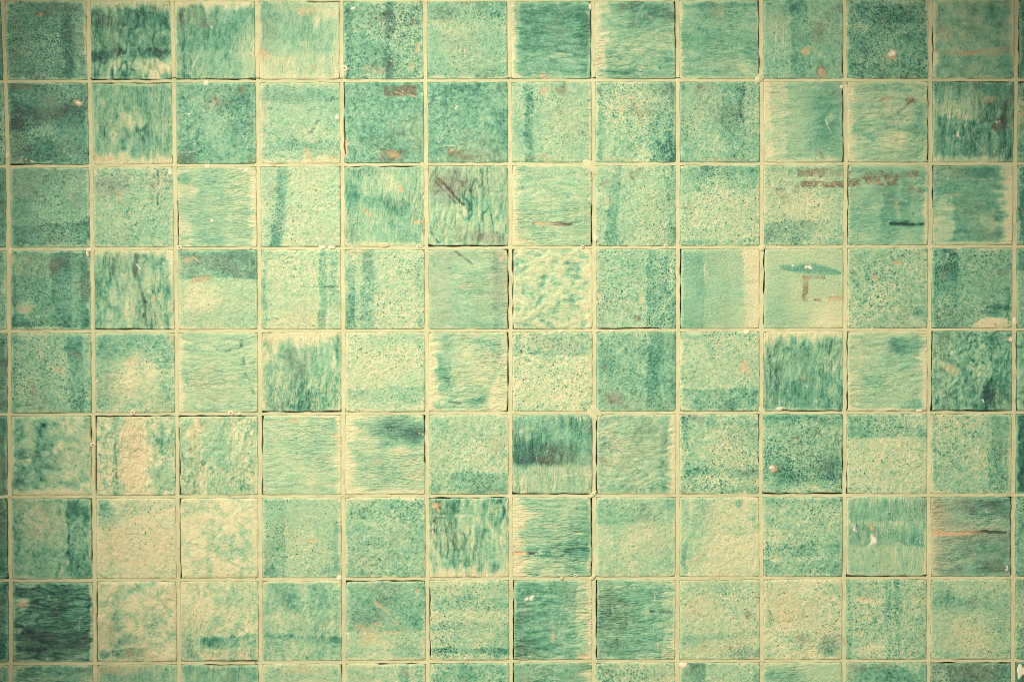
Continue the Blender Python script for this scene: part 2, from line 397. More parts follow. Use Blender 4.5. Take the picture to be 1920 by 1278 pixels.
row(3,
    ("M66 k1.2 Ob10:20:80:15:50 Op10:50:60:18:50", "mottled green sliver of tile"),
    ("S72 k1.0 V52:76:18 V88:100:14 V0:5:14 Op15:20:14:14:28 C16:72:16:6:-24 Op20:73:12:4:50 C10:90:14:8:14 Op0:5:5:8:70 C70:60:15:30:-6 H92:98:10", "dark green speckled tile with darker upright bands"),
    ("V58 k1.6 r1.3 C44:70:10:28:-44 C52:22:5:16:32:.5 Ld57:45:64:66:2.4 Ld64:66:62:92:2.2 C86:14:14:10:16 C80:60:9:50:-14 C80:55:6:40:10 C5:60:6:40:20 eR5:90 eT7:80 gB0:95 C96:60:4:40:24 W55:22:1.5 W87:16:1.5", "green tile with a wood grain pattern of cream and green"),
    ("M38 k.7 H0:36:30:2 Q50:18:70:20:22 Op30:38:10:6:40 Ob34:38:12:7:40 Op40:70:60:30:12 C30:60:25:20:-16 Op14:12:9:3:50 Lp18:6:26:14:.8 Q70:30:30:8:15 C60:85:40:10:6 eB4:50", "cream tile with a sage green top third"),
    ("S32 k.9 V73:84:26 V86:98:16 V0:8:20 H0:8:6 C92:80:6:20:-22 Ld50:47:98:47:.7 Op94:75:3:4:50 Op50:88:40:8:14 C18:8:14:5:12", "pale cream green tile with a dark upright band at right"),
    ("S38 k1.1 V22:37:24 V0:12:24:0:22:100 C12:75:14:25:16 C94:35:5:30:12 Op15:4:12:4:60 C94:92:5:8:20 H0:5:6", "pale tile with two dark upright bands on the left"),
    ("H46 r.5 k.8 Q92:30:12:60:40 Q12:50:16:60:30 V82:90:12 Lb34:4:54:18:1.8 C75:90:30:9:16 Op94:7:5:5:50 Op45:45:8:5:40 gR0:100 Q50:5:60:8:22", "grey green tile with fine level brushing"),
    ("B33 k1.0 r1.1 eR15:90 gL0:100 C20:55:20:40:-4", "cream tile spattered with small green pools"),
    ("S50 k1.2 V64:100:18 C82:18:8:12:16 C90:50:4:50:-14 C57:60:5:8:-26 Op58:62:3:6:60 Ob42:80:3:6:50 Ob53:86:5:4:70 gB5:80 Rb5:60:8:96:12 Q3:50:8:60:20", "green tile with a darker right side"),
    ("L42 k.5 V0:30:10 V0:60:6 V80:100:-24 eR17:95 gL0:100 C45:50:1:1:2 Lw8:17:22:19:.8 Lw32:14:30:38:.8 Lw33:30:35:38:.8 C20:10:20:8:8", "smooth light green tile fading to cream at right"),
    ("L32 k.6 TC20:26:98:7 Rb48:34:55:66:90 Rb48:34:78:39:90 Op50:40:3:9:30 Rb63:63:72:66:90 Op90:63:9:4:60 Rb82:60:98:65:50 C18:88:30:18:14 gL0:95 C85:90:30:30:-16 Ktl5 C12:55:18:30:12 Op92:75:8:30:20 W35:22:2.5 W57:25:2 Op54:20:3:3:50", "pale cream green tile with a brown corner shaped stain"),
    ("S48 k1.6 H26:44:10 H0:12:4 Op62:20:6:3:60 Op17:36:4:3:60 Op34:36:4:3:60 C90:93:12:6:-20 C15:20:20:12:8 eL2:40", "coarse speckled turquoise tile"),
    ("S62 k1.2 V0:32:22 C92:76:22:4:34:.5 C78:84:18:4:26 C78:96:28:7:-60:.7 Op82:96:22:4:30 Ob86:16:7:5:40 Lw20:8:16:18:1.5 W28:5:1 Rb22:1:31:5:70 Op12:35:5:5:30 Ob90:28:7:4:40 C98:55:3:40:18", "green tile with a dark left band and a cream lower right corner"),
    ("S60 k1.1 H0:28:20", "speckled green sliver of tile"))
row(4,
    ("H84 q4 Ob10:40:90:6:60", "dark green sliver of tile"),
    ("S56 k1.1 V72:90:22 V0:7:18 Q28:74:5:9:60 Q82:28:9:5:40 Op60:46:3:3:60 C55:78:15:8:-8 Ld3:92:28:90:1.0 Ob38:90:3:6:40", "light green speckled tile with a dark upright band at right"),
    ("M44 k1.2 C18:20:30:18:28 C52:45:22:14:-16 C62:75:26:26:-22 C40:62:16:10:-14 C72:55:14:20:-8 C60:10:45:12:14 C85:35:16:12:10 Ob16:60:7:5:40 Op97:8:4:8:60 C12:88:14:12:14 C88:80:8:20:10 Op50:30:14:8:30", "green tile with a cloudy cream patch in the middle"),
    ("H38 r.9 k.9 eL5:90 Ld79:10:80:22:3.0 Ld81:22:85:45:1.6 Ld85:50:96:78:1.8 C92:30:7:25:-14 Ld60:24:79:16:1.6 C15:15:12:8:12 C35:20:20:15:4", "pale green tile with a dark broken line at right"),
    ("V54 k1.7 r.8 eT14:95 eL4:60 C30:30:14:22:14 C70:40:22:30:-4 gB0:98 Op40:80:2.5:6:50 C20:88:20:8:-14 C60:80:15:15:8", "turquoise tile with flame like streaks"),
    ("S32 k.9 H72:90:20:-6 C85:83:20:6:18 C95:14:5:12:22 C60:10:40:6:8 Op75:28:8:6:30 Op60:5:45:4:12", "pale tile with a green band near the bottom"),
    ("H36 r1.2 k.9 eL10:95 V11:30:20 C18:14:8:10:18 C68:12:14:10:20 C84:25:8:18:18:.5 C78:60:10:10:16 C60:88:18:5:26 C62:78:10:18:12 C92:80:16:28:-20:.8 Ld25:88:56:94:1.6 gR0:100 V75:100:-6 Q88:30:4:18:30", "cream tile with ripples and a ragged green border at right"),
    ("S28 k1.2 H0:29:20 V0:10:6 Op42:18:10:6:25 Q50:18:40:10:20 H92:100:6", "pale speckled tile with a green top band"),
    ("M60 k1.1 V66:82:16:-4 Q24:86:14:10:60 C24:86:14:9:14 C12:45:10:10:8 Kbl9 Ob13:45:5:4:50 V94:100:12 C55:45:8:8:-10 Op18:80:8:8:20 Ld49:54:54:57:1.6 Ld53:58:58:50:1.0", "dark sage green tile with rounded corners"),
    ("S40 k1.1 H72:100:20 C50:93:50:5:10 H0:7:14 Op80:44:6:7:70 Op85:53:6:5:60 C45:20:3:20:14", "light green tile with a darker bottom band"),
    ("V68 k1.2 r1.2 eT11:95 H10:20:-8 V15:19:16 V1:4:18:0:35:60 C82:42:16:18:-14 C20:38:8:7:-18 gB22:98 C35:75:30:20:6 Op50:55:8:5:20 W35:75:1.2 W55:68:1.2 W68:87:1.5 W78:88:1.2 Kbl7", "deep green tile with a cream top edge"),
    ("H40 r1.1 k.7 C72:16:26:14:22 C60:35:35:15:8 C78:90:16:9:20:.6 eR9:95 eB4:80 gL0:98 eT4:50 C38:68:8:12:12:.6 V0:16:-8", "pale sea green tile with fine level ripples"),
    ("W68 k1.3 r1.7 V70:84:26:-4 V84:98:12 C25:48:9:7:-28 Op24:48:8:7:40 gL0:100 gB0:95 C10:20:12:20:8 Op96:10:4:4:80 W62:87:1.5 C60:97:20:3:25", "bumpy green tile with a dark upright band at right"),
    ("P64 r1.6 gL0:100", "bumpy sliver of tile"))
row(5,
    ("V92 q2", "very dark sliver of tile"),
    ("P50 k1.2 r1.3 V4:17:16 C40:45:14:50:26:.8 C42:18:9:16:10 C75:60:20:30:-6 C55:40:6:8:-8 eB8:80 C75:12:20:10:-6 gR0:80 C15:75:10:18:12 C95:80:6:30:8", "green tile with curdled cell like glaze"),
    ("W30 k1.5 r1.7 C48:50:20:60:-32 Op46:40:18:60:26 V20:28:24 C12:20:10:20:10 V78:98:16:0:10:95 C28:90:6:14:18 Ld22:0:26:85:1.4 C72:40:5:40:8 gL0:95 gT0:100", "cream tile with wrinkled upright ripples"),
    ("W36 k1.2 r1.8 C15:20:7:20:-30 V16:23:-28:12 Op20:50:6:60:30 Ld18:2:20:40:2.0 Ld20:38:33:92:2.4 Ld14:40:16:75:2.2 Ld2:40:6:85:1.6 V0:6:14 gL15:100 gT0:100 C80:92:25:6:16 C95:60:5:40:10 Q25:10:8:15:30", "wrinkled pale green tile with long dark creases"),
    ("H36 r.8 k.8 C90:10:10:9:20 C70:40:20:12:6 gL0:98 C70:94:28:6:18 eR6:90 Op44:5:5:4:60 Ob44:6:4:3:40 Op95:28:3:4:80 Op42:58:14:8:20 eT3:50", "pale green tile with fine level grain"),
    ("H36 k.9 r.7 C75:18:42:17:44 C88:30:20:14:10 C48:38:14:6:28 C40:55:22:10:20 C60:75:30:12:12 eL13:95 C65:47:16:5:-22 C85:75:20:10:-12 gR0:60 Op42:60:9:6:40 Q70:18:40:15:12 eB6:70 C68:90:3:12:-10 C90:52:12:4:14", "tile with a dark green cloud over cream"),
    ("S42 k1.3 H72:98:16 C25:8:22:7:16 Op85:40:10:14:22 eR3:40 Ob85:97:18:2:50 C60:50:30:20:-6", "speckled turquoise tile"),
    ("V54 k1.0 r1.0 q1 C20:57:40:7:20:.4 H4:62:14 H40:62:8 C50:45:50:18:10 Q30:55:45:12:10 H65:100:-14 C70:82:30:10:4 C14:22:14:10:-18 Kbr6 Ktr9 gB0:95 Ob38:38:6:4:50 Lw45:79:100:77:.7 Rb2:30:30:34:20", "grey green tile with a dark edged cloud above paler glaze"),
    ("W48 k1.0 r1.4 q2 V80:90:18 eR9:95 gL0:100 C65:20:14:14:12 Q10:60:12:6:30 Ob10:56:12:3:25 C30:30:25:30:-2 C75:94:15:4:18 C10:15:10:12:-14", "grey green tile with slanting ripples"),
    ("S50 k1.6 r1.3 C18:6:15:5:34:.4 Q20:5:14:5:50 C6:20:6:20:14 H66:74:18:3 H92:100:12 C50:50:40:15:-8 H80:88:-6 gR0:60", "coarse speckled green tile with a dark upper corner"),
    ("S62 k1.4 H53:84:20 C8:75:10:25:-14 C45:96:50:4:-20 C88:82:14:6:10 Ob42:33:6:3:90 Op15:70:3:3:80 Ob16:71:4:4:60 W12:68:1.5 gB0:100 H0:6:14 C30:25:25:15:-8 gR30:95 C78:20:6:6:-18 C85:8:12:5:12", "dark speckled green tile with two brown spots"),
    ("S30 k1.2 H0:29:26 H10:14:-6 H92:98:14 Op38:70:6:8:14 gL60:98", "pale speckled tile with a turquoise top band"),
    ("S46 k1.4 V73:97:18 V90:94:-8 V0:5:14 C40:10:20:7:-8 C58:62:5:20:-10 C30:60:16:20:4", "grey green speckled tile with a dark band at right"),
    ("V100", "very dark sliver of tile"))
row(6,
    ("H88 gR0:100", "dark teal sliver of tile"),
    ("W56 k1.1 r1.3 V70:100:22 C38:22:30:24:-14 Op35:25:30:30:24 C68:80:7:18:-14 gR0:80 C8:50:8:50:14 C30:90:40:10:4 Ld70:30:72:60:1.2 H0:4:12", "green tile with bumpy glaze and a darker right side"),
    ("M12 k1.4 C10:16:12:18:46 C24:22:10:10:26 C50:12:25:8:18 C15:45:12:8:6 Op50:60:40:30:16 Lw35:33:47:34:1.5 C68:46:10:4:14 C88:14:12:12:8 C10:96:14:4:20 C50:25:40:5:-6", "cream tile with a green upper left corner"),
    ("P17 k1.1 r1.2 C65:62:25:20:20 C85:30:10:30:10 C20:12:12:10:8 gL0:100 eR9:80 C25:55:15:25:-14 C25:90:20:8:8", "cream tile dotted with tiny burst bubbles"),
    ("S42 k.9 V0:28:18 V88:97:20:0:30:90 C80:92:16:6:14 Op66:54:4:4:60 Op36:66:4:3:40 eR4:40 C50:30:18:30:-6 C8:92:10:8:12 Op42:45:30:40:8", "light green tile with darker sides"),
    ("S50 k1.3 C24:22:12:9:22 C60:12:30:8:12 C40:55:12:8:12 H92:98:12 C75:25:15:8:10 eT3:50 C50:35:45:8:-6", "coarse turquoise speckled tile"),
    ("V55 k1.9 r1.2 V18:52:10 V52:56:-12 eB14:95 Op14:12:4:5:90 Lw4:22:60:22:.8 Lw75:22:90:23:.8 Lw55:32:54:42:1.2 gT0:95 C82:12:18:7:-14 C88:22:12:10:14 C85:55:20:25:-10 H0:20:8 Lw5:30:6:55:1 Lw30:35:32:60:1", "green tile with fine upright drips and a scratch across its top"),
    ("H46 r1.1 k1.2 eL14:95 C88:50:20:60:22 C55:68:45:16:14 C50:5:30:5:8 TO0:71:32:3.5 gR0:97 C82:20:10:16:-14:.6 C30:90:30:12:-10 C35:45:25:10:4 Kbr5 C85:45:9:3:-20", "cream to green tile with a short orange and black streak"),
    ("M36 k1.0 H0:33:16 C84:84:18:8:16 C4:88:5:12:20 C40:30:30:4:6 C50:55:50:15:-8", "pale green tile with a slightly darker top third"),
    ("M24 k.9 V0:10:28 C28:18:16:26:22 C18:60:14:30:20 C79:12:6:6:34:.6 C98:30:5:16:22 C72:68:35:30:-10 Lp12:85:30:68:1.2 Op24:78:14:8:20 Op40:20:14:12:12 C72:45:12:8:10", "pale cream green tile with soft blotches"),
    ("S46 k1.2 r1.2 H58:74:16 H80:96:16 H74:80:-12 H0:8:12 C90:75:14:25:12 C50:35:40:15:-4 C20:50:20:8:-6", "bumpy speckled turquoise tile"),
    ("V46 k.8 r.8 H6:30:10 H36:62:16 C60:38:30:8:-12 C10:40:7:25:10 H63:100:-6 Op33:38:4:6:110 W33:54:4:9 Ob31:41:1.4:2:120 Lw8:33:12:44:2 W11:42:2 Lw39:42:38:54:1.2 Lw54:4:54:19:1.3 Lw33:60:33:78:.6 eR3:50 eL2:50 gB0:100 C50:92:45:8:2", "green tile with pale chips and a drip of plaster"),
    ("H58 k1.1 r.5 q5 C70:14:45:12:26 C75:70:50:22:16 eL9:50 Op8:30:12:34:28 H36:42:-14 TO0:45:96:4 gR0:97 C10:80:20:20:-14 C60:92:50:6:14 W94:90:2 W70:18:1", "grey green tile with a coral streak across its middle"),
    ("S66 k1.3", "speckled green sliver of tile"))
row(7,
    ("M88 k1.2", "dark green sliver of tile"),
    ("H92 k1.2 r1.7 q1 C45:72:50:22:18 Q35:80:55:30:15 eR4:70 C12:27:12:5:-50 Op12:27:9:3:60 C20:6:25:4:-40 C82:92:14:6:-30 C30:50:20:4:-14 C8:60:5:5:-34 C85:25:12:8:-10 Q25:30:16:16:10", "very dark slate green tile with level wrinkles"),
    ("P27 k1.3 r1.2 C26:66:12:26:34 C35:75:14:8:26 H84:95:28:0:2:62 C55:12:20:10:16 C88:85:12:12:-20 Op15:65:12:25:36 C70:60:8:16:14 gL0:100 Op60:92:40:8:30 C40:25:14:14:-16 Op92:20:8:14:30 Ld28:32:22:42:1.6", "cream tile with rough curdled green blotches"),
    ("W22 k1.4 r1.2 H70:84:32:0:26:100 C8:76:7:14:30 H88:100:12:-3 C75:20:25:20:12 C30:30:16:30:-8 C90:45:12:12:6 gB30:98 Op60:93:40:5:26", "cream pebbled tile with a green band low down"),
    ("W44 k1.0 r1.2 C30:18:14:16:32 C38:36:10:8:16 H64:72:18:6 H74:79:10:4 C65:25:28:20:6 C25:50:22:12:-10 C94:72:8:5:18 eT3:60", "green tile with wavy level ridges"),
    ("M54 k1.0 C55:30:50:25:12 C30:45:18:12:14 C88:50:14:10:16 Q30:45:30:12:20 Lp38:28:54:40:2.4 Op42:54:9:3:40 Op33:62:6:4:40 Lp58:48:70:58:1.6 Op22:62:7:8:40 Op72:65:28:3:40 H64:100:-18 Op30:74:12:8:50 C90:22:8:7:-24 Op90:16:6:3:60 gT0:98 C70:88:25:8:8 eB3:40", "green tile with a pink cross shaped scrape"),
    ("S42 k1.4 H19:36:14 H86:94:28:-3 C50:60:40:8:14 H38:52:-8 C90:95:8:5:14 C20:6:40:5:-8 C15:92:14:5:10 gL10:95", "speckled grey green tile with thin dark bands"),
    ("H60 k1.2 r1.1 V0:45:10 V78:100:-24 eR7:90 W15:22:2.6:3.4 W22:21:2.6:3.4 gL0:100 C30:82:30:10:16 C25:45:25:4:12 Op92:95:7:5:60 C60:88:35:4:10 Lp48:56:49:78:2.2 C20:70:20:8:8", "deep green tile with level brush strokes and white flecks"),
    ("H60 k1.1 r1.1 V0:40:8 V84:100:-22 TK68:40:101:4.2 gL0:100 C52:60:12:14:12 C25:10:25:4:-10 eR3:60 Lw20:28:22:42:.8 Lw74:20:74:26:1 Lp78:78:79:86:1.4 Op90:95:7:4:60 C20:70:25:5:-10 C15:50:10:50:6", "green tile with a black gouge at its right edge"),
    ("S32 k1.0 q1 H66:74:16 C80:93:30:8:20 C50:72:8:6:14 Ob86:43:4:5:80 Op25:35:30:20:20 Op40:85:30:10:24 C55:12:50:10:10 C10:75:10:10:10 eT3:40", "mottled cream green tile with one brown spot"),
    ("S24 k1.2 C88:85:18:12:44 C45:76:22:12:26 C6:50:5:9:24 C8:90:14:10:16 Op25:30:25:30:20 Ob40:40:30:20:10 C80:12:20:10:14 Op50:78:14:6:30 Q85:78:20:20:25", "cream tile with a dark green lower right corner"),
    ("S44 k1.3 V47:56:18 V58:67:22 C25:26:20:5:-28 Op25:25:18:3:30 V0:6:18 C18:88:25:6:-22 C75:30:16:5:-10 C75:80:15:15:4 V90:100:4", "green tile with two dark upright stripes"),
    ("S40 k.9 C45:28:60:14:22:-4 C18:22:18:16:14 C52:26:8:5:16 Q55:26:9:5:40 C44:72:38:32:-8 Op45:75:34:26:18 C92:50:8:30:10 H90:96:12", "grey green tile with a pale dome shape"),
    ("S52 k1.2 H0:22:20 H60:100:16", "speckled green sliver of tile"))
row(8,
    ("S60 k1.3 Op30:10:50:8:50", "speckled sliver of tile"),
    ("H72 k1.3 r1.2 C80:15:25:14:-18 C55:10:20:5:-12 C20:5:25:3:14", "dark green tile with wrinkled glaze cut by the lower edge"),
    ("V42 k1.3 r.9 C55:17:45:10:22 Op30:5:40:8:40 C15:12:8:12:8", "cream tile with green drips cut by the lower edge"),
    ("V58 k1.1 r.9 gT30:98 C94:12:6:12:14 C60:5:30:5:8", "green streaked tile cut by the lower edge"),
    ("M34 k1.0 C15:15:12:10:12 Op50:8:30:6:30 C80:10:20:6:10 C50:20:20:6:10 gR0:25", "cream green tile cut by the lower edge"),
    ("M36 k1.1 V68:80:26 Q76:10:10:6:50 V88:96:16 C40:12:20:10:4 C12:15:10:10:10 gT40:90", "pale tile with a dark upright band cut by the lower edge"),
    ("S56 k1.1 V35:60:10 C80:12:18:8:8 C5:5:6:5:-20 Q40:20:6:5:30", "green mottled tile cut by the lower edge"),
    ("H64 k1.0 r.8 eR9:80 gL0:100 Q15:24:8:5:50 C50:20:25:10:4", "smooth green tile cut by the lower edge"),
    ("S52 k2.1", "densely dotted turquoise tile cut by the lower edge"),
    ("S40 k1.1 V2:34:30 V92:100:10", "green tile with a dark left third cut by the lower edge"),
    ("H34 k.8 r.6 C25:18:28:10:26 C80:20:20:10:-6", "cream tile with a green smear cut by the lower edge"),
    ("M62 k1.2 C40:22:40:10:14 C85:5:15:5:-20 Op30:5:40:4:20 C30:6:30:4:10", "dark mottled green tile cut by the lower edge"),
    ("S84 k1.1 C15:18:10:10:-24 gT0:97 Q50:15:60:20:20", "very dark green tile cut by the lower edge"),
    ("M96 q3 W10:10:6", "very dark sliver of tile"))

# ------------------------------------------------------------------ glaze and relief of one tile


def nums(t):
    return [float(v) for v in t.split(':')]


def tile_fields(r, c, n):
    spec = TILES.get((r, c), ("S60 k1.2", ""))[0]
    rng = np.random.default_rng(1000 + 97 * (r + 3) + 13 * (c + 2))
    toks = spec.split()
    kind, dens = toks[0][0], float(toks[0][1:]) / 100
    K, RL, q = 1.0, 1.0, 0.0
    for t in toks[1:]:
        if t[0] == 'k':
            K = float(t[1:])
        elif t[0] == 'r':
            RL = float(t[1:])
        elif t[0] == 'q':
            q = float(t[1:]) / 10
    v, u = np.mgrid[0:n, 0:n] / (n - 1.0)
    z = lambda fx, fy: vn(rng, fx, fy, n)
    wa, wb = z(5, 5), z(5, 5)
    # speckle
    f46, f24, f10 = z(48, 48), z(26, 26), z(10, 10)
    dots = np.clip(z(46, 46) - 1.3, 0, 1.2)
    if kind in 'SM':
        a = 1.0 if kind == 'S' else 0.6
        tex = 0.022 * z(6, 6) + 0.02 * f10 + a * (0.018 * f24 + 0.055 * f46 + 0.16 * dots)
        if kind == 'M':
            tex = tex + 0.03 * z(16, 16) + 0.03 * f46
        hgt = 0.05 * f24 + 0.09 * f46 - 0.16 * dots
        edge_n = 0.5 * f24 + 0.4 * f46
        ex, ey = 0.022, 0.022
    elif kind in 'VHLW':
        if kind == 'W':
            fa, fb = (34, 17), (46, 28)
            dr = 0.03
        else:
            fa, fb = (38, 9), (48, 18)
            dr = 0.016
        s1, s2, s3 = z(*fa), z(*fb), z(12, 3)
        fr = (38, 24) if kind == 'W' else (30, 8)
        ridge = np.clip(1 - np.abs(z(*fr)) / 0.45, 0, 1)
        s4 = z(6, 4)
        if kind in 'HL' or (kind == 'W' and 'slanting' in TILES[(r, c)][1]):
            s1, s2, s3, ridge = s1.T, s2.T, s3.T, ridge.T
        uu, vv = u + dr * wa, v + dr * wb
        s1, s2, ridge = gather(s1, uu, vv), gather(s2, uu, vv), gather(ridge, uu, vv)
        amp = 0.45 if kind == 'L' else 1.0
        tex = amp * (0.05 * s1 + 0.045 * s2 + 0.022 * s3 + 0.035 * f46 + 0.02 * s4) + (0.25 * ridge - 0.07) * amp * min(max(RL - 0.5, 0.1), 1.5) * np.clip(0.8 + 0.5 * wb, 0.2, 1.4) + 0.02 * f10  # creases: thicker glaze, plus painted darkening to strengthen the weak relief shading
        hgt = amp * (0.10 * s1 + 0.06 * s2 - 0.34 * ridge + 0.03 * f46)
        edge_n = 0.9 * s1 + 0.3 * s2
        ex, ey = (0.015, 0.05) if kind == 'V' else (0.05, 0.015)
        if kind == 'W':
            ex = ey = 0.03
    elif kind == 'P':
        cell = np.abs(z(11, 13)) + 0.6 * np.abs(z(24, 26))
        cell = gather(cell, u + .04 * wa, v + .04 * wb)
        tex = 0.16 * np.clip(0.9 - cell, -1, 1) + 0.06 * f24 + 0.05 * f46 + 0.05 * f10 + 0.2 * dots
        hgt = 0.20 * np.clip(cell, 0, 1.6) + 0.05 * f46
        edge_n = 1.1 * z(14, 14) + .4 * f24
        ex, ey = 0.035, 0.035
    else:   # B smeared pools
        b = gather(z(20, 30), u + .02 * wa, v + .02 * wb) + 0.5 * z(6, 12)
        b2 = z(30, 44)
        tex = 0.34 * sstep(0.1, 1.3, b) + 0.2 * sstep(0.4, 1.6, b2) - 0.10 + 0.05 * f46 + .04 * f24
        hgt = -0.14 * b - 0.08 * b2 + 0.04 * f46
        edge_n, ex, ey = b, 0.05, 0.03
    d = dens + 0.85 * K * tex
    hgt = hgt * RL
    brown = np.zeros_like(d)
    peach = np.zeros_like(d)
    white = np.zeros_like(d)
    tone = np.full_like(d, q * 0.6) * (0.7 + 0.3 * np.clip(f10, -1, 1))
    # wobbling coordinates for the shapes
    U = u + 0.012 * wa + ex * 0.5 * edge_n * 0.6
    Vv = v + 0.012 * wb + ey * 0.5 * edge_n * 0.6
    Us = u + 0.006 * wa + 0.004 * f24
    Vs = v + 0.006 * wb + 0.004 * f24

    wc, wd = z(9, 9), z(9, 9)

    def ell(a, soft=0.75, uu=None, vv=None):
        if uu is None:
            uu, vv = U + 0.022 * wc, Vv + 0.022 * wd
        rr = np.sqrt(((uu - a[0] / 100) / (a[2] / 100)) ** 2 + ((vv - a[1] / 100) / (a[3] / 100)) ** 2)
        return 1 - sstep(1 - soft, 1 + soft * 0.6, rr)

    def seg(a):
        x0, y0, x1, y1 = [t / 100 for t in a[:4]]
        w = a[4] / 100
        dx, dy = x1 - x0, y1 - y0
        L2 = dx * dx + dy * dy + 1e-9
        t = np.clip(((Us - x0) * dx + (Vs - y0) * dy) / L2, 0, 1)
        dist = np.hypot(Us - x0 - t * dx, Vs - y0 - t * dy)
        return (1 - sstep(w * 0.35, w * 1.0 + 0.004, dist)) * np.clip(0.9 + 0.35 * f24, 0, 1)

    for t in toks[1:]:
        o = t[0]
        if o in 'krqgK':
            continue
        if o in 'VH':
            a = nums(t[1:])
            A, B = (U, v) if o == 'V' else (Vv, u)
            sl = a[3] / 100 if len(a) > 3 else 0
            A = A - sl * B
            s = 0.008 + 0.016 * rng.random()
            A = A + 0.007 * z(7, 7) + 0.004 * f24
            m = sstep(a[0] / 100 - s, a[0] / 100 + s, A) if a[0] > 0 else 1.0
            m = m * ((1 - sstep(a[1] / 100 - s, a[1] / 100 + s, A)) if a[1] < 100 else 1.0)
            if len(a) > 5:
                m = m * sstep(a[4] / 100 - .05, a[4] / 100 + .05, B) * (1 - sstep(a[5] / 100 - .05, a[5] / 100 + .05, B))
            m = m * np.clip(0.92 + 0.28 * wa + .12 * f10, .2, 1.35)
            d = d + a[2] / 100 * m
            hgt = hgt + 0.06 * m * np.sign(a[2])
        elif o == 'C':
            a = nums(t[1:])
            hard = a[5] if len(a) > 5 and a[5] > 0 else 0
            m = ell(a, 0.75 - 0.6 * hard)
            d = d + a[4] / 100 * m * np.clip(0.95 + 0.25 * wb, .4, 1.3)
            if hard:
                hgt = hgt + 0.10 * m * np.sign(a[4])
        elif o == 'Q':
            a = nums(t[1:])
            tone = tone + a[4] / 100 * ell(a)
        elif o in 'OR':
            a = nums(t[2:])
            if o == 'O':
                m = ell(a, 0.55, Us + .02 * f24, Vs + .02 * f10)
                m = m * np.clip(0.85 + 0.35 * f24, 0.1, 1.2)
                amt = a[4] / 100
            else:
                s = 0.008
                m = (sstep(a[0] / 100 - s, a[0] / 100 + s, Us) * (1 - sstep(a[2] / 100 - s, a[2] / 100 + s, Us))
                     * sstep(a[1] / 100 - s, a[1] / 100 + s, Vs) * (1 - sstep(a[3] / 100 - s, a[3] / 100 + s, Vs)))
                m = m * np.clip(0.75 + 0.45 * f24 + .25 * f10, 0, 1.2)
                amt = a[4] / 100
            if t[1] == 'b':
                brown = brown + amt * m
            else:
                peach = peach + amt * m
            hgt = hgt - 0.16 * m * amt
        elif o == 'L':
            a = nums(t[2:])
            m = seg(a)
            if t[1] == 'w':
                white = white + 0.45 * m * np.clip(0.7 + 0.4 * f24, 0, 1)
                hgt = hgt + 0.02 * m
            elif t[1] == 'd':
                m = m * np.clip(0.55 + 0.5 * f24, 0, 1)
                d = d + 0.40 * m
                tone = tone + 0.35 * m
                hgt = hgt - 0.45 * m
            elif t[1] == 'b':
                brown = brown + 0.5 * m
                d = d + 0.3 * m
                tone = tone + 0.3 * m
                hgt = hgt - 0.15 * m
            else:
                peach = peach + 0.75 * m
        elif o == 'W':
            a = nums(t[1:])
            ry = a[3] if len(a) > 3 else a[2]
            m = ell([a[0], a[1], a[2], ry], 0.35, Us + .012 * f24, Vs + .012 * f46)
            white = white + m
            hgt = hgt + 0.25 * m
        elif o == 'T':      # spindle shaped gouges and long smears: x0:y:x1:width
            a = nums(t[2:])
            x0, y0, x1, w = [k / 100 for k in a]
            s = np.clip((Us - x0) / (x1 - x0), 0, 1)
            inside = (Us > x0) & (Us < x1)
            k = t[1]
            if k == 'C':
                prof = w * np.sin(np.pi * np.clip(s, 0.05, 1)) ** 0.5
                m = (1 - sstep(prof * .5, prof * 1.0 + .012, np.abs(Vs - y0 - 0.07 * (s - .4)))) * inside
                d = d + 0.34 * m
                continue
            if k == 'O':
                prof = w * (1 - 0.75 * s)
            elif k == 'K':
                prof = w * (0.35 + 0.3 * s) * (1 + .25 * f24)
            elif k == 'P':
                prof = w * np.sin(np.pi * s * .93 + .05) ** 0.7
            else:
                prof = w * (np.sin(np.pi * np.clip(s * 1.1, 0, 1)) ** 0.6 * .6 + .25)
            m = (1 - sstep(prof * .55, prof * 1.0 + .006, np.abs(Vs - y0 + .01 * wa))) * inside
            if k == 'P':
                brown += 0.35 * m * s
                peach += 0.9 * m * (1 - s)
                dk = m * sstep(.35, .8, s) * (Vs < y0)
                d += 0.9 * dk
                tone += 0.7 * dk
                hgt -= 0.5 * m
            elif k == 'D':
                ring = (1 - sstep(.012, .06, np.abs(Vs - y0 + .01) + .035 * np.abs(s - .35))) * inside
                m = (1 - sstep(.004, .018, np.abs(Vs - y0))) * inside * np.clip(.6 + .5 * f24, 0, 1)
                d += 0.30 * ring * (0.8 + .3 * f24) + 0.55 * m
                tone += 0.4 * m
                hgt -= 0.6 * m
            elif k == 'O':
                peach += 1.2 * m * (1 - sstep(.35, .75, s))
                dk = m * sstep(.45, .7, s)
                d += 0.7 * dk
                tone += 0.5 * dk
                hgt -= 0.3 * m
            else:
                m = m * np.clip(.65 + .3 * f24, 0, 1)
                d += 0.75 * m
                tone += 0.75 * m
                hgt -= 0.6 * m
        elif o == 'e':
            a = nums(t[2:])
            dist = {'L': u, 'R': 1 - u, 'T': v, 'B': 1 - v}[t[1]]
            w = a[0] / 100
            jit = (0.35 * f24 + 0.5 * edge_n + .4 * f10) * w * 0.38
            m = 1 - sstep(w * 0.25, w * 1.5, dist + jit)
            st = (a[1] if len(a) > 1 else 80) / 100
            d = d * (1 - st * m) + 0.06 * st * m
            peach = peach + 0.05 * m * st
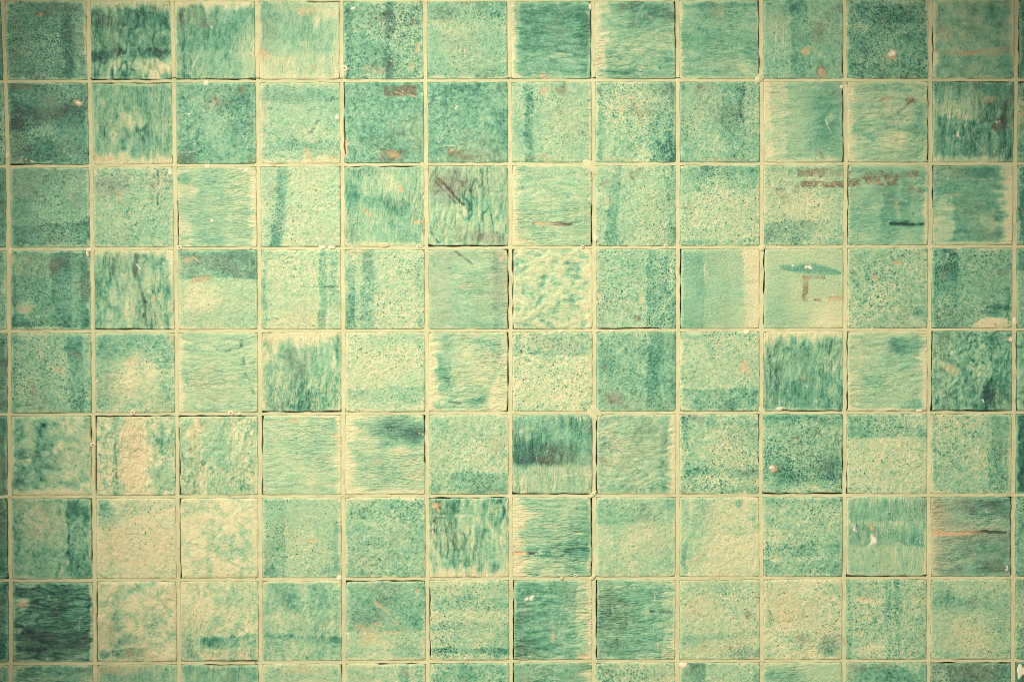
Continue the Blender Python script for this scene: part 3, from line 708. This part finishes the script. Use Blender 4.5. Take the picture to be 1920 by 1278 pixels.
    # gloss glints painted in as white specks, then pits, faint scratches and warm or grey casts that every old tile has
    for _ in range(rng.integers(2, 8)):
        a, b = rng.random(2)
        g = np.exp(-((u - a) ** 2 + (v - b) ** 2) / (2 * rng.uniform(.004, .008) ** 2))
        white = white + 0.8 * g
        hgt = hgt + 0.3 * g
    for _ in range(rng.integers(2, 7)):
        a, b = rng.random(2)
        g = np.exp(-((u - a) ** 2 + (v - b) ** 2) / (2 * rng.uniform(.005, .010) ** 2))
        d = d + 0.4 * g
        hgt = hgt - 0.4 * g
    for _ in range(rng.integers(0, 3)):
        a, b, th, ln = rng.random(), rng.random(), rng.normal(1.2, .5), rng.uniform(.05, .2)
        p = (u - a) * math.cos(th) + (v - b) * math.sin(th)
        qd = -(u - a) * math.sin(th) + (v - b) * math.cos(th) + 0.6 * p * p
        white = white + 0.3 * np.exp(-(qd / .005) ** 2) * (np.abs(p) < ln)
    peach = peach + 0.06 * np.clip(z(4, 4) + 0.1 + .4 * f10, 0, 2)
    tone = tone + 0.04 * np.clip(z(4, 4) + .4 * f10, 0, 2)
    # worn pale rim where the glaze draws back from the edge
    e = np.minimum(np.minimum(u, 1 - u), np.minimum(v, 1 - v))
    rim = (1 - sstep(0.004, 0.042, e + 0.007 * f24 + 0.009 * f10))
    d = d * (1 - rng.uniform(0.1, 0.5) * rim)
    grain = {'S': 1.0, 'M': 0.55, 'P': 0.4, 'W': 0.25}.get(kind, 0.12) * min(K, 1.6)
    lvl = kind in 'HLB' or (kind == 'W' and 'slanting' in TILES[(r, c)][1])
    sw = {'V': 1.0, 'H': 1.0, 'L': 0.4, 'W': 0.6, 'B': 0.4, 'P': 0.2, 'M': 0.15, 'S': 0.0}[kind] * min(K, 1.4)
    sw = sw * np.clip(0.75 + 0.45 * wa, 0.15, 1.6)
    zero = np.zeros_like(d)
    flow = np.stack([zero if lvl else sw + zero, sw + zero if lvl else zero, zero, grain * np.clip(0.85 + 0.35 * wb, 0.3, 1.5)], -1)
    return u, v, d, brown, peach, white, tone, hgt, flow.reshape(-1, 4)


SLITS = []       # open joints: (row, col, side, from, to)
for (r, c), (spec, _) in TILES.items():
    for t in spec.split()[1:]:
        if t[0] == 'g':
            a = nums(t[2:])
            SLITS.append((r, c, t[1], a[0] / 100, a[1] / 100))

PX_MM = S * 1000.0


def tile_mesh(r, c, n):
    """vertices (x,z in wall, y depth), faces and attributes, in world metres; also its centre"""
    u, v, d, brown, peach, white, tone, h, grain = tile_fields(r, c, n)
    rng = np.random.default_rng(5000 + 31 * (r + 3) + 7 * (c + 2))
    col_lines = lambda i, y: line_x(i, y)
    # corners in photo pixels
    cy = [line_y(r, line_x(c, 639)), line_y(r + 1, line_x(c, 639)), line_y(r, line_x(c + 1, 639)), line_y(r + 1, line_x(c + 1, 639))]
    xl_t, xl_b = col_lines(c, cy[0]), col_lines(c, cy[1])
    xr_t, xr_b = col_lines(c + 1, cy[2]), col_lines(c + 1, cy[3])
    xl = xl_t * (1 - v) + xl_b * v + HWX
    xr = xr_t * (1 - v) + xr_b * v - HWX
    yt = cy[0] * (1 - u) + cy[2] * u + HWY
    yb = cy[1] * (1 - u) + cy[3] * u - HWY

    def wob(amp):
        return amp * (0.6 * vn(rng, 5, 1, n, 2)[0] + 0.45 * vn(rng, 18, 1, n, 2)[0])
    ins = {'L': np.abs(wob(0.35))[:, None], 'R': np.abs(wob(0.35))[:, None], 'T': np.abs(wob(0.35))[None, :], 'B': np.abs(wob(0.35))[None, :]}
    for (rr, cc, side, a, b) in SLITS:
        if rr == r and cc == c:
            tt = np.linspace(0, 1, n)
            g = sstep(a - .015, a + .015, tt) * (1 - sstep(b - .015, b + .015, tt))
            g = g * 1.9 * np.clip(0.85 + 0.3 * vn(rng, 14, 1, n, 2)[0], 0.25, 1.25)
            ins[side] = ins[side] + (g[:, None] if side in 'LR' else g[None, :])
    xl, xr, yt, yb = xl + ins['L'], xr - ins['R'], yt + ins['T'], yb - ins['B']
    X = xl + (xr - xl) * u
    Y = yt + (yb - yt) * v
    # rounded corners
    A, B = 2 * u - 1, 2 * v - 1
    cxm, cym = X.mean(), Y.mean()
    kk = np.where(A < 0, np.where(B < 0, rng.uniform(.006, .03), rng.uniform(.006, .03)), np.where(B < 0, rng.uniform(.006, .03), rng.uniform(.006, .03)))
    f = 1 - kk * np.abs(A * B) ** 10
    X = cxm + (X - cxm) * f
    Y = cym + (Y - cym) * f
    x, zz = px(X, Y)
    # relief in millimetres
    e = np.minimum(np.minimum(u, 1 - u), np.minimum(v, 1 - v)) * 95.0
    h = h * sstep(0, 4, e)
    z0 = rng.uniform(-0.25, 0.3)
    tilt = rng.normal(0, 0.18) * A + rng.normal(0, 0.18) * B
    dome = -0.25 * (A ** 4 + B ** 4) + 0.25
    z = z0 + tilt + dome + h * 1.4 + 0.12 * vn(rng, 3, 3, n) - 0.65 * np.exp(-(e / 0.7) ** 1.3)
    z = np.where(z < -1.1, -1.1 + 0.25 * (z + 1.1), z)
    ox, oz = px(cxm, cym)
    co = np.stack([x - ox, -z / 1000.0, zz - oz], -1).reshape(-1, 3)
    idx = np.arange(n * n).reshape(n, n)
    quads = np.stack([idx[:-1, :-1], idx[1:, :-1], idx[1:, 1:], idx[:-1, 1:]], -1).reshape(-1, 4)
    # side walls down to the mortar bed
    ring = np.concatenate([idx[0, :-1], idx[:-1, -1], idx[-1, :0:-1], idx[:0:-1, 0]])
    low = co[ring].copy()
    low[:, 1] = 0.0072
    base = len(co)
    co = np.concatenate([co, low])
    m = len(ring)
    k = np.arange(m)
    k2 = (k + 1) % m
    sides = np.stack([ring[k], ring[k2], base + k2, base + k], -1)
    mask = np.stack([np.clip(d, 0, 1.4) / 1.5, np.clip(brown, 0, 1), np.clip(peach, 0, 1), np.clip(white, 0, 1)], -1).reshape(-1, 4)
    mask = np.concatenate([mask, mask[ring]])
    tone = np.clip(tone, 0, 0.85).reshape(-1)
    tone = np.concatenate([tone, tone[ring]])
    return co, np.concatenate([quads, sides]), mask, tone, (ox, 0.0, oz), np.concatenate([grain, grain[ring]])


def build_mesh(name, co, faces, mat, attrs, smooth=True):
    me = bpy.data.meshes.new(name)
    me.vertices.add(len(co))
    me.vertices.foreach_set("co", np.ascontiguousarray(co, dtype=np.float32).ravel())
    nf, k = faces.shape
    me.loops.add(nf * k)
    me.loops.foreach_set("vertex_index", np.ascontiguousarray(faces, dtype=np.int32).ravel())
    me.polygons.add(nf)
    me.polygons.foreach_set("loop_start", np.arange(0, nf * k, k, dtype=np.int32))
    me.polygons.foreach_set("use_smooth", np.full(nf, smooth))
    for an, kind, data in attrs:
        at = me.attributes.new(an, kind, 'POINT')
        at.data.foreach_set("color" if kind == 'FLOAT_COLOR' else "value", np.ascontiguousarray(data, dtype=np.float32).ravel())
    me.materials.append(mat)
    me.update(calc_edges=True)
    me.validate()
    return me


def link(name, me, parent, loc=(0, 0, 0)):
    o = bpy.data.objects.new(name, me)
    o.location = loc
    o.parent = parent
    SC.collection.objects.link(o)
    return o


# ------------------------------------------------------------------ the wall
wall = bpy.data.objects.new("tiled_wall", None)
wall.empty_display_size = 0.1
SC.collection.objects.link(wall)
wall["label"] = "old wall of weathered square green glazed tiles set in cream grout"
wall["category"] = "tiled wall"
wall["kind"] = "thing"

# ---- grout: one uneven sheet, proud in the joints, with deep open slits where it has shrunk away
off = np.array([0.0, 1.1, 2.2, 3.2, 3.9, 4.35, 4.75, 6.6, 7.6, 11.0]) * (3.5 / 4.3)


def axis_positions(n_lo, n_hi, fn, hw):
    """parametric columns: (joint index, signed offset) pairs plus evenly spaced ones in between"""
    out = []
    sc = hw / HWX
    for i in range(n_lo, n_hi + 1):
        o = np.concatenate([-off[:0:-1], off]) * sc
        for q in o:
            out.append((i, q))
        if i < n_hi:
            for q in np.linspace(off[-1] * sc + 3, 157 - off[-1] * sc - 3, 46):
                out.append((i, q))
    return out


AX = axis_positions(0, 14, line_x, HWX)
AY = axis_positions(-1, 9, line_y, HWY)
ngx, ngy = len(AX), len(AY)
ix = np.array([a[0] for a in AX])
qx = np.array([a[1] for a in AX])
jy = np.array([a[0] for a in AY])
qy = np.array([a[1] for a in AY])
x_mid = np.array([line_x(i, 639) for i in ix]) + qx
y_mid = np.array([line_y(j, 960) for j in jy]) + qy
XG = np.stack([np.array([line_x(i, y) for y in y_mid]) + q for i, q in zip(ix, qx)], 1)
YG = np.stack([np.array([line_y(j, x) for x in x_mid]) + q for j, q in zip(jy, qy)], 0)
# distance to the nearest joint lines
near_x = np.minimum(np.abs(qx), np.where(qx > 0, np.abs(157.2 - qx), 999))
near_y = np.minimum(np.abs(qy), np.where(qy > 0, np.abs(155.5 - qy), 999))
DX = np.broadcast_to(near_x[None, :], (ngy, ngx))
DY = np.broadcast_to(near_y[:, None], (ngy, ngx))
rg = np.random.default_rng(77)


def vn2(fx, fy):
    g = rg.standard_normal((fy + 4, fx + 4))

    def wm(f, t):
        t = (t - t.min()) / (t.max() - t.min()) * f * 0.9999
        i = t.astype(int)
        s = t - i
        w = np.zeros((len(t), f + 4))
        b = [(1 - s) ** 3 / 6, (3 * s ** 3 - 6 * s ** 2 + 4) / 6, (-3 * s ** 3 + 3 * s ** 2 + 3 * s + 1) / 6, s ** 3 / 6]
        for k in range(4):
            w[np.arange(len(t)), i + k] += b[k]
        return w
    return wm(fy, y_mid) @ g @ wm(fx, x_mid).T / 0.5


n_big, n_mid, n_fin = vn2(40, 28), vn2(220, 150), vn2(620, 430)
in_x = DX <= HWX * 1.02
in_y = DY <= HWY * 1.02
prof = np.maximum(np.where(in_x, 1 - (DX / HWX) ** 2, 0), np.where(in_y, 1 - (DY / HWY) ** 2, 0))
G = np.where(in_x | in_y, -0.42 - 0.08 * prof + 0.18 * n_big + 0.13 * n_mid + 0.10 * n_fin, -2.0 + 0.05 * n_fin)
dirt = np.clip(0.10 * np.clip(n_mid - 0.9, 0, 1.5) + 0.10 * np.clip(n_fin - 1.2, 0, 1.5), 0, 1)
in_joint = in_x | in_y
for (r, c, side, a, b) in SLITS:
    if side in 'LR':
        i = c if side == 'L' else c + 1
        sgn = 1 if side == 'L' else -1
        if i > 14:
            continue
        lat = (XG - np.array([line_x(i, y) for y in y_mid])[:, None]) * sgn
        y0 = np.array([line_y(r, x) for x in x_mid])[None, :]
        y1 = np.array([line_y(r + 1, x) for x in x_mid])[None, :]
        t = (YG - y0) / (y1 - y0)
        zone = (lat > HWX + .1) & (lat < 9.0) & (t > max(a, .02)) & (t < min(b, .98))
        rimz = (lat > HWX - 1.0) & (lat <= HWX + .1) & (t > max(a, .02)) & (t < min(b, .98))
    else:
        j = r if side == 'T' else r + 1
        sgn = 1 if side == 'T' else -1
        if j > 9:
            continue
        lat = (YG - np.array([line_y(j, x) for x in x_mid])[None, :]) * sgn
        x0 = np.array([line_x(c, y) for y in y_mid])[:, None]
        x1 = np.array([line_x(c + 1, y) for y in y_mid])[:, None]
        t = (XG - x0) / (x1 - x0)
        zone = (lat > HWY + .07) & (lat < 7.0) & (t > max(a, .02)) & (t < min(b, .98))
        rimz = (lat > HWY - .8) & (lat <= HWY + .07) & (t > max(a, .02)) & (t < min(b, .98))
    zone = zone & ~((DX < HWX + .05) if side in 'TB' else (DY < HWY + .05))
    G = np.where(zone, -6.2, G)
    dirt = np.where(zone, 0.95, dirt)
    dirt = np.where(rimz, np.maximum(dirt, 0.12), dirt)
XW, YW = XG + 0.75 * n_mid * np.where(in_joint, 1, 0), YG + 0.55 * n_mid[::-1] * np.where(in_joint, 1, 0)
gx, gz = px(XW, YW)
gco = np.stack([gx, -G / 1000.0, gz], -1).reshape(-1, 3)
gi = np.arange(ngx * ngy).reshape(ngy, ngx)
gq = np.stack([gi[:-1, :-1], gi[1:, :-1], gi[1:, 1:], gi[:-1, 1:]], -1).reshape(-1, 4)
grout = link("grout", build_mesh("grout", gco, gq, M_GROUT, [("dirt", 'FLOAT', dirt.ravel())]), wall)
grout["label"] = "cream sandy grout running between the green tiles"

# ---- tiles
HERO = [(r, c) for r in range(8) for c in range(1, 13)] + [(8, 3), (8, 6), (8, 9), (8, 12)]
ORD = ["", "first", "second", "third", "fourth", "fifth", "sixth", "seventh", "eighth", "ninth", "tenth", "eleventh", "twelfth"]
for (r, c) in HERO:
    co, fa, mask, tone, org, gra = tile_mesh(r, c, 105)
    me = build_mesh("tile", co, fa, M_GLAZE, [("mask", 'FLOAT_COLOR', mask), ("tone", 'FLOAT', tone), ("flow", 'FLOAT_COLOR', gra)])
    t = link("tile", me, wall, org)
    rowname = ORD[r + 1] + " row" if r < 8 else "bottom row"
    t["label"] = "%s, %s, %s from left" % (TILES[(r, c)][1], rowname, ORD[c])
    t["group"] = "square green glazed tiles of the wall"

# every tile cut by the photo's edges, and the ones just past them, in one part
cos, fas, mas, tos, gras, basei = [], [], [], [], [], 0
for r in range(-1, 9):
    for c in range(0, 14):
        if (r, c) in HERO:
            continue
        if r == -1 and (r, c) not in TILES:
            TILES[(r, c)] = ("SVMHS"[c % 5] + str(50 + (c * 37) % 30), "tile")
        seen = r == 8 or c in (0, 13)
        co, fa, mask, tone, org, gra = tile_mesh(r, c, 90 if seen else 40)
        cos.append(co + np.array(org))
        fas.append(fa + basei)
        mas.append(mask)
        tos.append(tone)
        gras.append(gra)
        basei += len(co)
me = build_mesh("cut_tiles", np.concatenate(cos), np.concatenate(fas), M_GLAZE,
                [("mask", 'FLOAT_COLOR', np.concatenate(mas)), ("tone", 'FLOAT', np.concatenate(tos)), ("flow", 'FLOAT_COLOR', np.concatenate(gras))])
rest = link("edge_tiles", me, wall)
rest["kind"] = "stuff"
rest["label"] = "remaining green tiles cut off along the edges of the wall"


# ---- masonry behind
def box(name, x0, x1, y0, y1, z0, z1, mat):
    co = np.array([(x, y, z) for x in (x0, x1) for y in (y0, y1) for z in (z0, z1)])
    f = np.array([(0, 1, 3, 2), (4, 6, 7, 5), (0, 4, 5, 1), (2, 3, 7, 6), (0, 2, 6, 4), (1, 5, 7, 3)])
    return build_mesh(name, co, f, mat, [("dirt", 'FLOAT', np.zeros(8))], smooth=False)


bx0, bz1 = px(line_x(0, 639) - 4, line_y(-1, 960) - 4)
bx1, bz0 = px(line_x(14, 639) + 4, line_y(9, 960) + 4)
link("masonry", box("masonry", bx0 - .03, bx1 + .03, 0.0085, 0.12, bz0 - .03, bz1 + .03, M_BACK), wall)


# ---- dabs of plaster, grout smears over corners
def dab(name, x, y, rx, ry, hmm, mat, seed, z0=0.0, rot=0.0, hole=0.0, irr=0.22):
    rng = np.random.default_rng(seed)
    nr, na = 9, 40
    th = np.linspace(0, 2 * np.pi, na, endpoint=False)
    rad = 1 + irr * sum(rng.normal() * np.cos(k * th + rng.uniform(0, 6.28)) / k ** 0.7 for k in (2, 3, 4, 5, 7)) * 0.6
    rad = np.clip(rad, 0.45, 1.6)
    t = np.linspace(0.0, 1, nr)[1:]
    T, TH = np.meshgrid(t, th, indexing='ij')
    R = T * rad[None, :]
    X = R * np.cos(TH) * rx
    Y = R * np.sin(TH) * ry
    if rot:
        cr, sr = math.cos(rot), math.sin(rot)
        X, Y = X * cr - Y * sr, X * sr + Y * cr
    Z = hmm * (1 - T ** 3.0) * (1 + 0.22 * rng.standard_normal(T.shape)) - 1.4 * (T > 0.97) + z0
    D = np.zeros_like(T)
    if hole:
        Z = Z - 0.8 * np.exp(-(T / hole) ** 2)
        D = np.exp(-(T / hole) ** 2)
    pts = np.stack([X * S, -Z / 1000.0, -Y * S], -1).reshape(-1, 3)
    cz = hmm + z0 - (0.8 if hole else 0)
    pts = np.concatenate([pts, [[0, -cz / 1000.0, 0]]])
    D = np.concatenate([D.ravel(), [1.0 if hole else 0.0]])
    tr = []
    cidx = len(pts) - 1
    for a in range(na):
        b = (a + 1) % na
        tr.append((cidx, b, a))
        for k in range(nr - 2):
            p, q2, r2, s2 = k * na + a, k * na + b, (k + 1) * na + b, (k + 1) * na + a
            tr.append((p, q2, r2))
            tr.append((p, r2, s2))
    me = build_mesh(name, pts, np.array(tr), mat, [("dirt", 'FLOAT', D)])
    wx, wz = px(x, y)
    return link(name, me, grout, (wx, 0, wz))


PLASTER = [(387, 156, 5, 5.5, 0), (389, 312, 6, 5, 0), (604, 463, 8, 5, 0), (622, 463, 7, 4.5, 0), (166, 469, 6, 3.5, 0), (164, 476, 3, 6, 0),
           (336, 464, 5, 5, .35), (785, 462, 5, 4, .35), (1093, 463, 4, 3.5, .4), (1249, 461, 5, 3.5, .35), (249, 773, 4.5, 5, .35),
           (433, 774, 6, 4.5, .35), (174, 833, 6, 4, .35), (449, 775, 3, 3, 0), (1400, 622, 6, 5, 0), (1104, 309, 3.5, 4, 0),
           (1117, 447, 4.5, 5, 0), (1895, 636, 5, 5, 0), (1903, 602, 4, 8, 0), (646, 128, 6, 7, .3), (1107, 13, 3, 6, 0), (1421, 148, 5, 4, 0),
           (1578, 163, 4, 4, 0), (632, 220, 4, 5, 0), (1462, 766, 6, 4, 0), (1053, 1084, 4, 4, 0), (1079, 1078, 4, 3, .4), (636, 1083, 5, 6, 0),
           (1912, 1258, 6, 16, 0), (20, 471, 3, 8, 0), (1281, 1246, 8, 6, 0), (1052, 621, 5, 3, 0), (1755, 22, 5, 20, 0), (720, 459, 12, 5, 0),
           (1148, 620, 5, 2.5, 0), (1724, 770, 6, 3, 0), (470, 466, 3, 3, .4), (14, 292, 4, 6, 0), (1636, 616, 3, 2, 0), (1908, 110, 3, 16, 0)]
for i, (x, y, rx, ry, hole) in enumerate(PLASTER):
    o = dab("plaster_dab", x, y, rx, ry, 0.75, M_DAB if i not in (32, 33, 39, 25, 36) else M_GROUT, 300 + i, 0.0, 0.0, hole)
    o["group"] = "pale dabs of plaster on the grout"

kn = 0
for (r, c), (spec, _) in list(TILES.items()):
    for t in spec.split()[1:]:
        if t[0] == 'K':
            s = float(t[3:]) * 1.15
            vy = line_y(r + (t[1] == 'b'), line_x(c, 639))
            vx = line_x(c + (t[2] == 'r'), vy)
            sx = -1 if t[2] == 'r' else 1
            sy = -1 if t[1] == 'b' else 1
            kn += 1
            dab("grout_smear", vx + sx * s * .35, vy + sy * s * .35, s * 1.35, s * .62, 0.55, M_GROUT, 900 + kn, 0.05,
                -0.785 if sx * sy > 0 else 0.785, 0, 0.15)["group"] = "grout smeared over tile corners"
